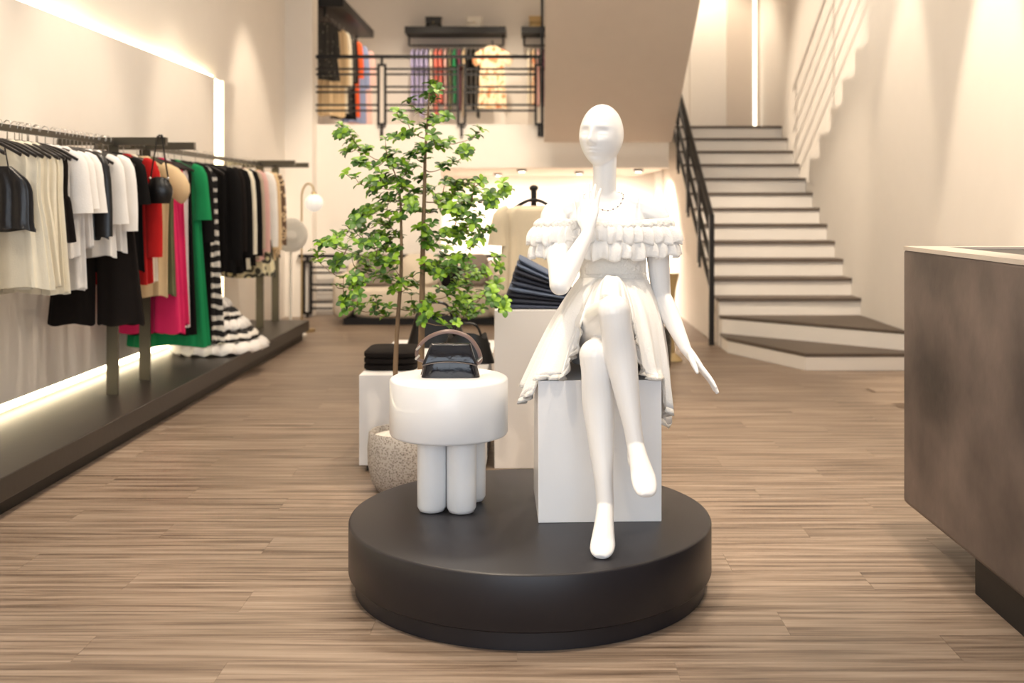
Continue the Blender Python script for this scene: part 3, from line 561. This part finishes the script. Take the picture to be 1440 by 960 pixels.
part('skirt', MB().loft(rings, False, False), CLOTHW, dr, True, solid=.002)
part('hem_frill', MB().loft([[tuple(np.array(p)+np.array([0, 0, 0])) for p in rings[-1]], [(p[0]+.010*math.sin(k*.9), p[1]+.008*math.sin(k*.9+1), p[2]-.016) for k, p in enumerate(rings[-1])]], False, False), LACE, dr, True, solid=.002)
part('waistband', MB().loft([ell(z, .268, 3.685, .114+.002*math.sin(i*2), .092, 80) for i, z in enumerate(np.linspace(.985, 1.012, 4))], False, False), LACE, dr, True, solid=.004)
nk = thing('necklace', 'thin bead necklace around the mannequin neck', 'necklace', (.236, 3.66, 1.25))
NP = ccr([(.165, 3.665, 1.272), (.20, 3.617, 1.240), (.245, 3.602, 1.226), (.285, 3.622, 1.245), (.302, 3.668, 1.280), (.285, 3.725, 1.290), (.235, 3.745, 1.292), (.185, 3.725, 1.288)], 60)
part('chain', MB().tube(list(NP)+[NP[0]], .0009, 5), CHROME, nk, True)
for k in range(0, 60, 3): part('bead', MB().ball(NP[k], .0026, 8, 6), mat('dark_bead', (.16, .10, .11), .3), nk, True)

# ------------------------------------------------------------------ tree in the terrazzo pot
TERR = pattern('terrazzo', 'vor', [(0, (.10, .085, .075)), (.22, (.30, .265, .235)), (.5, (.42, .385, .35))], 120, .7)
px, py = -.567, 4.66
t = thing('terrazzo_pot', 'speckled grey terrazzo pot behind the round podium', 'plant pot', (px, py, 0))
part('bowl', MB().lathe([(.10, .0), (.125, .008), (.150, .05), (.164, .12), (.166, .19), (.160, .255), (.152, .262), (.142, .255), (.142, .2)], (px, py, 0), 64), TERR, t, True, ang=70)
part('pebbles', MB().lathe([(.142, .215), (.141, .236), (.08, .243), (.01, .246)], (px, py, 0), 40), mat('white_pebbles', (.72, .68, .62), .8, bump=1, bscale=50), t, True)
tr = thing('artificial_tree', 'slender two-stemmed green tree growing from the terrazzo pot', 'tree', (px, py, .23))
BARK = mat('tree_bark', (.21, .135, .075), .8, var=.35, scale=14, bump=.5, bscale=70, stretch=(1, 1, .2))
TD = 4.66
def tp(x, y, dd=0): return at(x, y, TD+dd)
trA = [tp(592, 608, -.02), tp(592, 510), tp(593, 456), tp(594, 390, .01), tp(595, 329), tp(597, 267), tp(598, 215, -.02), tp(602, 160), tp(604, 122)]
trB = [tp(556, 608, .02), tp(556, 525), tp(559, 456, .02), tp(564, 383), tp(564, 314, -.02), tp(561, 264), tp(548, 225, .03)]
nodes = []
for tk, r0 in ((trA, .0165), (trB, .0125)):
    C = cr(tk, 40); part('trunk', MB().tube(C, [r0*(1-.86*(i/39)**1.1) for i in range(40)], 10), BARK, tr, True)
    nodes += [(V(c), 0) for c in C[12:]]
WH = """465,25 465,90 400,125 505,158 368,178 435,190 470,175 388,210 525,248 475,260 440,280 610,235 590,285 540,325 430,320 415,265 390,300 100,222 140,213 150,245 130,285 205,290 180,325 235,345 280,238 318,285 308,350
165,385 188,410 240,390 265,370 300,400 240,450 295,460 255,420 320,470 360,340 355,375 415,390 390,440 350,420 345,480 405,515 375,465 430,395 450,520 500,450 510,400 550,400 545,440 575,470 600,400 625,400 615,480 640,480 680,450 715,455 738,435 690,490
560,520 600,530 640,530 620,560 580,550 520,500 540,590 590,595 640,590 680,585 640,620 610,640 520,640 490,610 460,560 430,620 165,555 180,570 240,520 290,530 330,540 65,635 50,640 120,600 170,600 240,600 220,640 270,610 300,580 320,610 250,560 130,660 30,715 95,720
150,690 240,660 290,650 310,660 270,720 250,700 210,720 170,735 240,760 280,770 320,740 340,790 385,770 90,803 155,795 195,790 125,850 170,880 228,860 275,910 240,900 380,840 450,850 485,815 530,720 580,705 460,750 440,740 490,760 550,790 590,800 630,760 665,745
720,730 710,795 690,830 575,850 605,880 560,880 650,890 640,850 735,890 480,920 440,900 390,890 540,905 580,920 700,850 660,830"""
pts = []
for tok in WH.split():
    a, b = map(float, tok.split(',')); x, y = 440+a/2.743, 110+b/2.743
    dc = abs(x-(594 if x > 578 else 562))/F*TD; pts.append(tp(x, y, random.uniform(-1, 1)*min(.24, .05+.8*dc)))
for q in list(pts):          # side whorls that thicken the crown
    pts.append(q+V((random.uniform(-.05, .05), random.uniform(-.10, .10), random.uniform(-.045, .045))))
pts.sort(key=lambda q: min((q-n[0]).length for n in nodes)); tw = MB()
LG = [mat('leaf_bright', (.22, .40, .018), .42, var=.25, scale=25), mat('leaf_mid', (.075, .19, .014), .45, var=.25, scale=25), mat('leaf_dark', (.032, .095, .012), .45, var=.25, scale=25)]
def leaf_mesh(m):
    rows = []
    for u, wd in ((0, .0010), (.25, .0048), (.5, .0090), (.72, .0108), (.9, .0072), (1, .001)):
        zc = .006*math.sin(PI*u*.9)-.008*u*u; rows.append([(-wd, u*.036, zc+.0025), (0, u*.036, zc), (wd, u*.036, zc+.0025)])
    return mesh('leaf', MB().loft(rows, closed=False), m)
LM = [leaf_mesh(m) for m in LG]; leaves = []; ntw = 0; fine = MB()
for q in pts:
    best = min(nodes, key=lambda n: (q-n[0]).length+(.25*max(0, n[0].z-q.z+.02))+.01*n[1]); s_ = best[0]; L = (q-s_).length
    mid = s_.lerp(q, .5)+V((random.uniform(-.1, .1)*L, random.uniform(-.1, .1)*L, -.10*L)); C = cr([s_, mid, q], 6)
    tw = MB(); tw.tube(C, np.linspace(.0034 if best[1] == 0 else .0024, .0012, 6).tolist(), 5); ntw += 1
    if ntw <= 290: part('twig', tw, BARK, tr, True)
    else: fine.add(tw.v, tw.f)
    nodes += [(V(c), best[1]+1) for c in C[2:]]
    for q_ in [q]+([V(C[3])] if random.random() < .6 else []):
        dirv = (q-V(C[-2])).normalized(); up_ = (dirv*.5+V((0, -.35, .75))+V((random.uniform(-.5, .5), random.uniform(-.5, .3), random.uniform(-.3, .3)))).normalized(); Q = up_.to_track_quat('Z', 'Y'); n = random.choice((5, 5, 6, 6, 7)); a0 = random.uniform(0, 6); sc = random.uniform(.88, 1.26)
        for k in range(n):
            M = Matrix.Translation(q_) @ Q.to_matrix().to_4x4() @ Matrix.Rotation(a0+2*PI*k/n+random.uniform(-.15, .15), 4, 'Z') @ Matrix.Rotation(random.uniform(.1, .65), 4, 'X') @ Matrix.Scale(sc*random.uniform(.85, 1.1), 4)
            leaves.append((q_.y, M, random.choices((0, 1, 2), (.42, .38, .20))[0]))
if fine.v: o = part('fine_twigs', fine, BARK, tr, True); o['kind'] = 'stuff'
leaves.sort(key=lambda l: l[0]); OFF = Matrix.Translation((-px, -py, -.23))
for (_, M, k) in leaves[:300]:
    o = link('leaf', LM[k], tr); o.matrix_local = OFF @ M
fm = MB(); fk = []
for (_, M, k) in leaves[300:]: fm.add([M @ v.co for v in LM[k].vertices], [tuple(p.vertices) for p in LM[k].polygons]); fk += [k]*len(LM[k].polygons)
o = part('foliage', fm, LG[0], tr, True); o['kind'] = 'stuff'; o.data.materials.append(LG[1]); o.data.materials.append(LG[2]); o.data.polygons.foreach_set('material_index', fk)

# ------------------------------------------------------------------ display bench, tall plinth, jeans, T-shirt stand
t = thing('low_display_bench', 'long low white display bench behind the tree pot', 'bench', (-.52, 5.6, 0))
part('carcass', MB().box((-.822, 4.97, .03), (-.23, 6.25, .451)), WHITEM, t, bevel=.003); part('foot', MB().box((-.79, 5.0, 0), (-.26, 6.2, .03)), BLACKM, t)
t = thing('tall_white_plinth', 'tall white plinth carrying the stack of jeans', 'plinth', (.1, 5.3, 0))
part('carcass', MB().box((-.194, 5.03, 0), (.40, 5.62, .747)), WHITEM, t, bevel=.003)
DEN = [mat('denim_%d' % k, c, .85, var=.35, scale=14, bump=.3, bscale=160) for k, c in enumerate([(.030, .036, .058), (.05, .062, .10), (.10, .13, .20), (.022, .025, .04)])]
zt_ = .747
for k in range(9):
    h = .022; th = math.radians(2.2*k); x0, x1 = -.165+.011*k*(1 if k < 5 else .9), .20-.004*k
    n = 14; cs = []
    for i in range(n):         # rounded fold at the left, sagging to the right as the pile leans
        u = i/(n-1); x = x0+(x1-x0)*u; bow = .0105*k*(1-u)**1.2*1.1; cs.append((x, zt_+h*k*(.62+.38*(1-u))+bow*(.55)))
    rings = []
    for i, (x, z) in enumerate(cs):
        u = i/(n-1); e = .97*(h*(.62+.38*(1-u))+.0064*(1-u)**1.2); r0 = (.45, .85)[i] if i < 2 else (1 if i < n-1 else .55)
        rings.append([(x+(.006 if i == 0 else 0), y_, z+e*.5+e*.5*r0*s) for (y_, s) in ((5.07+.004*(k % 3), -.6), (5.065+.004*(k % 3), 0), (5.07+.004*(k % 3), .6), (5.09, 1), (5.3, 1), (5.40, .8), (5.40, -.8), (5.3, -1), (5.09, -1))])
    single('folded_jeans', MB().loft(rings), DEN[(k*3+1) % 4 if k < 7 else 2], ['darkest folded jeans at the bottom of the stack', 'folded blue jeans second from the bottom of the stack', 'folded jeans third from the bottom of the stack', 'folded jeans fourth from the bottom of the stack', 'folded jeans in the exact middle of the stack of nine', 'folded jeans fourth from the top of the stack', 'folded jeans third from the top of the stack', 'faded folded jeans second from the top of the stack', 'faded folded jeans on top of the stack'][k], 'jeans', 'folded jeans on the tall plinth', bevel=0, ang=70)
t = thing('garment_stand', 'black T-shaped stand holding up the beige T-shirt', 'stand', (-.01, 6.3, 0))
part('pole', MB().tube([(-.01, 6.3, .02), (-.01, 6.3, 1.335)], .017, 12), BLACKM, t, True); part('base', MB().lathe([(.16, 0), (.16, .02)], (-.01, 6.3, 0), 32), BLACKM, t, True)
part('arm', MB().tube(cr([(-.17, 6.27, 1.19), (-.07, 6.27, 1.255), (-.01, 6.27, 1.27), (.05, 6.27, 1.255), (.15, 6.27, 1.19)], 15), .010, 8), BLACKM, t, True); part('finial', MB().ball((-.01, 6.3, 1.34), (.026, .026, .02), 16, 8), BLACKM, t, True)
garment('blouse', 'beige short sleeve T-shirt on the black stand behind the jeans', 'T-shirt', cl('sand', (.70, .60, .44)), 6.24, .5, .2, x=-.01, z=1.345, rz=.12, sleeve=.17, th=.05, hang=False, name='t_shirt', sh=-.12, neck=.012)
# black goods lying on the bench
for k, (x, y, wx, wy, n, lab) in enumerate([(-.70, 5.25, .13, .16, 3, 'black folded sweater of the pile beside the tree trunk'), (-.37, 5.62, .13, .15, 2, 'black folded trousers behind the patent handbag')]):
    for i in range(n):
        z = .4515+.03*i; rings = [[(x+wx*s_*math.copysign(abs(math.cos(a))**.4, math.cos(a)), y+wy*s_*math.copysign(abs(math.sin(a))**.4, math.sin(a)), z+zz_) for a in np.linspace(0, 2*PI, 28, endpoint=False)] for (zz_, s_) in ((0, .95), (.006, 1), (.022, 1), (.0295, .94))]
        single('folded_garment', MB().loft(rings), BROWNK if k == 0 else BLK, ('bottom ', 'upper ', 'topmost ')[i]+lab, 'folded clothes', 'folded clothes on the bench')
for (x, y, s, lab) in [(-.55, 5.95, 1, 'slouchy black leather tote lying at the back of the bench'), (-.34, 5.35, .8, 'small slouchy black pouch near the front of the bench')]:
    t = thing('leather_bag', lab, 'bag', (x, y, .4515))
    part('body', MB().loft([[(x+s*(.17-.05*u)*math.copysign(abs(math.cos(a))**.6, math.cos(a)), y+s*.07*(1-.6*u)*math.sin(a), .4515+s*(.17*u+.02*math.sin(3*a)*u)) for a in np.linspace(0, 2*PI, 32, endpoint=False)] for u in np.linspace(0, 1, 8)]), LEA, t, True)
    part('handle', MB().tube(cr([(x-.09*s, y, .4515+.15*s), (x-.06*s, y-.02, .4515+.24*s), (x+.05*s, y-.02, .4515+.24*s), (x+.09*s, y, .4515+.15*s)], 14), .008*s, 8), LEA, t, True)
# pouf, pillow and vase seen past the mannequin
SEQ = pattern('black_sequin', 'vor', [(0, (.5, .45, .4)), (.12, (.02, .018, .018))], 45, .25)
single('sequin_pouf', MB().lathe([(.12, 0), (.14, .02), (.145, .2), (.135, .30), (.10, .32)], (.885, 8.1, 0), 40), SEQ, 'black sequined round pouf near the foot of the stairs', 'pouf')
GOLD = mat('gold_satin', (.50, .36, .17), .35, .2, var=.2); pm = MB()
pm.loft([[(.85+.16*math.copysign(abs(math.cos(a))**.6, math.cos(a))*(s_), 8.1+.05*q, .47+.13*math.copysign(abs(math.sin(a))**.6, math.sin(a))*s_) for a in np.linspace(0, 2*PI, 36, endpoint=False)] for (q, s_) in ((-1, .3), (-.8, .75), (-.3, .97), (.3, .97), (.8, .75), (1, .3))])
single('satin_pillow', pm, GOLD, 'gold satin pillow standing on the sequined pouf', 'pillow', base=(.85, 8.1, .33))
single('trumpet_vase', MB().lathe([(.08, 0), (.075, .02), (.02, .06), (.016, .45), (.03, .58), (.055, .69), (.05, .69), (.02, .56)], (1.09, 8.5, 0), 32), GOLD, 'tall slim gold trumpet vase beside the pouf', 'vase')

# ------------------------------------------------------------------ sofa corner under the gallery
BOU = mat('boucle_beige', (.60, .52, .42), .9, var=.12, bump=.5, bscale=70)
t = thing('sofa', 'rounded beige sofa in front of the low railing', 'sofa', (-1.2, 11.2, 0))
def pill(x0, x1, y0, y1, z0, z1, k=.5): 
    cx, cy, hx, hy = (x0+x1)/2, (y0+y1)/2, (x1-x0)/2, (y1-y0)/2; r = min(hx, hy, (z1-z0)/2)*k
    return MB().loft([[(cx+(hx-r+r*q)*math.copysign(abs(math.cos(a))**.5, math.cos(a)), cy+(hy-r+r*q)*math.copysign(abs(math.sin(a))**.5, math.sin(a)), z) for a in np.linspace(0, 2*PI, 40, endpoint=False)] for (z, q) in [(z0+r*(1-math.cos(v)), math.sin(v)) for v in np.linspace(.15, PI/2, 6)]+[(z1-r*(1-math.cos(v)), math.sin(v)) for v in np.linspace(PI/2, .15, 6)]])
part('base', MB().box((-1.98, 10.98, 0), (-.32, 11.5, .07)), BLACKM, t); part('seat', pill(-1.9, -.4, 10.95, 11.45, .06, .38, .4), BOU, t, True)
part('backrest', pill(-2.02, -.28, 11.3, 11.62, .06, .64, .7), BOU, t, True)
for s in (0, 1): part('armrest', pill(-2.1+1.62*s, -1.9+1.62*s, 10.93, 11.55, .06, .52, .9), BOU, t, True)
TAU = cl('cushion_taupe', (.20, .165, .14))
for (x, m, cw, lab) in ((-1.685, TAU, .2, 'taupe cushion leaning at the lamp end of the sofa'), (-1.2, BOU, .2, 'pale beige cushion in the middle of the sofa'), (-.62, TAU, .13, 'grey taupe cushion at the jeans end of the sofa')):
    cm = MB(); c = V((x, 11.19, .552)); cm.loft([[(c.x+cw*s_*math.copysign(abs(math.cos(a))**.5, math.cos(a)), c.y+.06*q+.18*.25*math.sin(a)*s_, c.z+.17*s_*math.copysign(abs(math.sin(a))**.5, math.sin(a))) for a in np.linspace(0, 2*PI, 32, endpoint=False)] for (q, s_) in ((-1, .3), (-.75, .8), (0, 1), (.75, .8), (1, .3))])
    single('cushion', cm, m, lab, 'cushion', base=(c.x, c.y, .38))
single('throw_blanket', pill(-.985, -.765, 10.99, 11.29, .381, .60, .5), BLK, 'black throw heaped on the sofa seat', 'blanket')
BRASS = mat('brass', (.50, .38, .20), .35, .9, var=.05); OPAL = mat('opal_glass', (.9, .86, .8), .3, emit=.35)
t = thing('arc_floor_lamp', 'brass arched floor lamp with a white globe shade', 'floor lamp', (-2.29, 10.45, 0)); lx = -2.29; ly = 10.45
part('base', MB().lathe([(.13, 0), (.13, .02), (.02, .03)], (lx, ly, 0), 32), BRASS, t, True)
part('pole', MB().tube(cr([(lx, ly, .02), (lx, ly, .6), (lx, ly, 1.2), (lx+.005, ly, 1.36), (lx+.05, ly, 1.44), (lx+.105, ly, 1.42), (lx+.12, ly, 1.345)], 40), .009, 8), BRASS, t, True)
part('globe', MB().ball((lx+.12, ly, 1.255), .088, 28, 18), OPAL, t, True); part('socket', MB().lathe([(.03, 0), (.02, .03)], (lx+.12, ly, 1.335), 16), BRASS, t, True)
PLW = mat('white_plastic', (.82, .79, .73), .4)
fx, fy, fz = -2.32, 10.1, .95
t = thing('pedestal_fan', 'white pedestal fan standing beside the floor lamp', 'fan', (fx, fy, 0))
part('base', MB().lathe([(.15, 0), (.15, .015), (.03, .035)], (fx, fy, 0), 32), PLW, t, True); part('pole', MB().tube([(fx, fy, .02), (fx, fy, .82)], .014, 10), PLW, t, True)
FR = Matrix.Translation((fx, fy, fz)) @ Matrix.Rotation(math.radians(22), 4, 'Z') @ Matrix.Rotation(PI/2, 4, 'X')
def xf(mb_): mb_.v = [tuple(FR @ V(p)) for p in mb_.v]; return mb_
cg = MB()
for k in range(30):
    a = 2*PI*k/30; cg.tube([(.03*math.cos(a), .03*math.sin(a), .06), (.12*math.cos(a), .12*math.sin(a), .055), (.155*math.cos(a), .155*math.sin(a), .02), (.155*math.cos(a), .155*math.sin(a), -.03)], .004, 4)
for rr, zq in ((.06, .059), (.09, .057), (.12, .055), (.14, .038)): cg.tube([(rr*math.cos(a), rr*math.sin(a), zq) for a in np.linspace(0, 2*PI, 33)], .003, 4)
go = part('grille', xf(cg), PLW, t, True); part('rim', xf(MB().lathe([(.15, -.035), (.162, -.035), (.162, .02), (.15, .02)], (0, 0, 0), 40)), PLW, t, True); part('hub', xf(MB().lathe([(.04, .055), (.045, .066), (.02, .07)], (0, 0, 0), 24)), PLW, go, True)
part('motor', xf(MB().lathe([(.06, -.14), (.07, -.12), (.07, -.04), (.03, -.03)], (0, 0, 0), 24)), PLW, t, True)
for k in range(3):
    a = 2*PI*k/3; part('blade', xf(MB().loft([[(r*math.cos(a+o), r*math.sin(a+o), zq) for (o, zq) in ((-.42, -.015), (0, .0), (.42, .02))] for r in (.03, .08, .135)], closed=False)), PLW, t, True, solid=.003)

# ------------------------------------------------------------------ reception counter
CON = mat('brown_plaster', (.125, .094, .080), .5, var=.85, scale=2.6, bump=.12, bscale=22)
for nd in CON.node_tree.nodes:
    if nd.type == 'MAP_RANGE': nd.inputs[1].default_value = .25; nd.inputs[2].default_value = .75
t = thing('reception_counter', 'brown plaster reception counter on a recessed black plinth', 'counter', (2.0, 2.5, 0))
part('body', MB().prism([(1.40, .12), (2.45, .12), (2.45, 1.075), (1.38, 1.075), (1.38, .14)], 'y', .6, 4.0), CON, t, bevel=.008)
part('plinth', MB().box((1.41, .7, 0), (2.4, 3.42, .12)), BLACKM, t)
tm = MB().box((1.38, .6, 1.075), (1.52, 4.0, 1.09)).box((2.31, .6, 1.075), (2.45, 4.0, 1.09)).box((1.52, 3.93, 1.075), (2.31, 4.0, 1.09)).box((1.52, .6, 1.075), (2.31, .74, 1.09))
part('top_border', tm, mat('cream_stone', (.66, .58, .50), .4), t); part('top_inset', MB().box((1.52, .74, 1.070), (2.31, 3.93, 1.082)), PODIUM, t)

# ------------------------------------------------------------------ gallery displays
def shelf(label, a, b, brackets):
    t = thing('wall_shelf', label, 'shelf', ((a[0]+b[0])/2, (a[1]+b[1])/2, a[2])); part('board', MB().box(a, b), BLACKM, t)
    for (p0, p1) in brackets: part('rail' if abs(p0[2]-p1[2]) < .01 else 'bracket', MB().tube([p0, p1], .014, 8), BLACKM, t, True)
shelf('black shelf with hanging rail on the gallery back wall', (-1.84, 15.0, 3.65), (-.42, 15.48, 3.74), [((-1.8, 15.2, 3.5), (-.46, 15.2, 3.5)), ((-1.8, 15.2, 3.5), (-1.8, 15.2, 3.65)), ((-.46, 15.2, 3.5), (-.46, 15.2, 3.65)), ((-.60, 15.2, 3.5), (-.60, 14.83, 3.5))])
shelf('short black shelf beside the stair side on the gallery', (-.2, 15.0, 3.65), (.6, 15.48, 3.74), [((-.16, 15.2, 3.5), (.56, 15.2, 3.5)), ((-.16, 15.2, 3.5), (-.16, 15.2, 3.65))])
shelf('black shelf running along the left wall of the gallery', (XL+.001, 12.2, 3.5), (-2.2, 14.5, 3.6), [((-2.42, 12.2, 3.4), (-2.42, 14.45, 3.4)), ((-2.42, 14.4, 3.4), (-2.42, 14.4, 3.5)), ((-2.42, 12.25, 3.4), (-2.42, 12.25, 3.5))])
GG = 'clothes on the gallery'; kw = dict(group=GG, hgroup='hangers on the gallery')
for (lab, cat, m, y, L, hw, sl_) in [('black spotted blouse at the near end of the gallery side rail', 'blouse', BSPOT, 12.35, .62, .15, .3), ('beige long coat behind the spotted blouse on the gallery', 'coat', BEI, 12.6, 1.02, .22, .6), ('cream coat after the spotted blouse on the gallery', 'coat', CREAM, 12.75, .95, .23, .6), ('black spotted long dress on the gallery side rail', 'dress', BSPOT, 12.98, .95, .22, .5), ('black trousers suit on the gallery side rail', 'suit', BLK, 13.2, 1.0, .2, .5), ('orange dress on the gallery side rail', 'dress', ORNG, 13.45, .95, .22, .4), ('dusty blue dress on the gallery side rail', 'dress', BLUE, 13.8, 1.0, .23, .5), ('blush dress at the far end of the gallery side rail', 'dress', BLUSH, 14.2, 1.0, .23, .4)]:
    garment('blouse', lab, cat, m, 12.35+(y-12.35)*1.05, L, hw*.9, x=-2.42+.04*(y-12.35), z=3.415, sleeve=sl_, hem=.2, rz=.85, **kw)
cols = [(LAV, 'lavender ruffled dress'), (LAV, 'lavender ruffled dress'), (LAV, 'lavender ruffled dress'), (LAV, 'lavender ruffled dress'), (CREAM, 'cream dress'), (CORAL, 'coral dress'), (CORAL, 'coral dress'), (BLUSH, 'blush dress'), (OLI, 'olive dress'), (GRN, 'green dress'), (DKRED, 'plum dress'), (BEI, 'beige dress'), (BLK, 'black dress'), (BLK, 'black dress'), (BLK, 'black dress')]
for k, (m, lab) in enumerate(cols): garment('blouse', lab+' hung edge-on under the gallery back shelf', 'dress', m, 15.2, .72+.1*(k % 3), .2, x=-1.74+.066*k, z=3.515, rz=PI/2+random.uniform(-.02, .02), hem=.22, amp=.008, sleeve=.18, th=.010, **kw)
garment('puff', 'cream floral dress hung facing forward on the gallery', 'dress', CFLO, 14.86, .82, .17, x=-.60, z=3.515, rz=0, sleeve=.2, hem=.19, amp=.018, **kw)
for k, (m, lab) in enumerate([(CREAM, 'cream dress'), (CFLO, 'floral dress'), (BLUSH, 'blush dress'), (DKRED, 'plum dress'), (OLI, 'olive dress'), (GRN, 'green dress')]):
    garment('blouse', lab+' on the short gallery rail', 'dress', m, 15.2, .75, .2, x=-.10+.07*k, z=3.515, rz=PI/2+random.uniform(-.02, .02), hem=.22, amp=.008, sleeve=.18, th=.010, **kw)
for (x, wd, h, m, lab) in [(-1.45, .125, .16, LEA, 'black leather handbag on the gallery shelf'), (-.87, .12, .16, mat('white_leather', (.8, .75, .66), .4), 'white handbag on the gallery shelf'), (0.0, .10, .17, mat('tan_leather', (.42, .28, .10), .45), 'tan handbag on the short gallery shelf')]:
    t = thing('handbag', lab, 'handbag', (x, 15.2, 3.741)); part('body', MB().loft([[(x+wd*(1-.12*math.sin(PI*u))*math.copysign(abs(math.cos(a))**.4, math.cos(a)), 15.2+.06*(1-.5*u)*math.sin(a), 3.741+h*u) for a in np.linspace(0, 2*PI, 28, endpoint=False)] for u in np.linspace(0, 1, 6)]), m, t, True)
    part('flap', MB().box((x-wd*.9, 15.13, 3.741+h*.45), (x+wd*.9, 15.145, 3.741+h)), m, t, bevel=.004); part('clasp', MB().ball((x, 15.125, 3.741+h*.5), .012, 8, 6), BRASS, t, True)
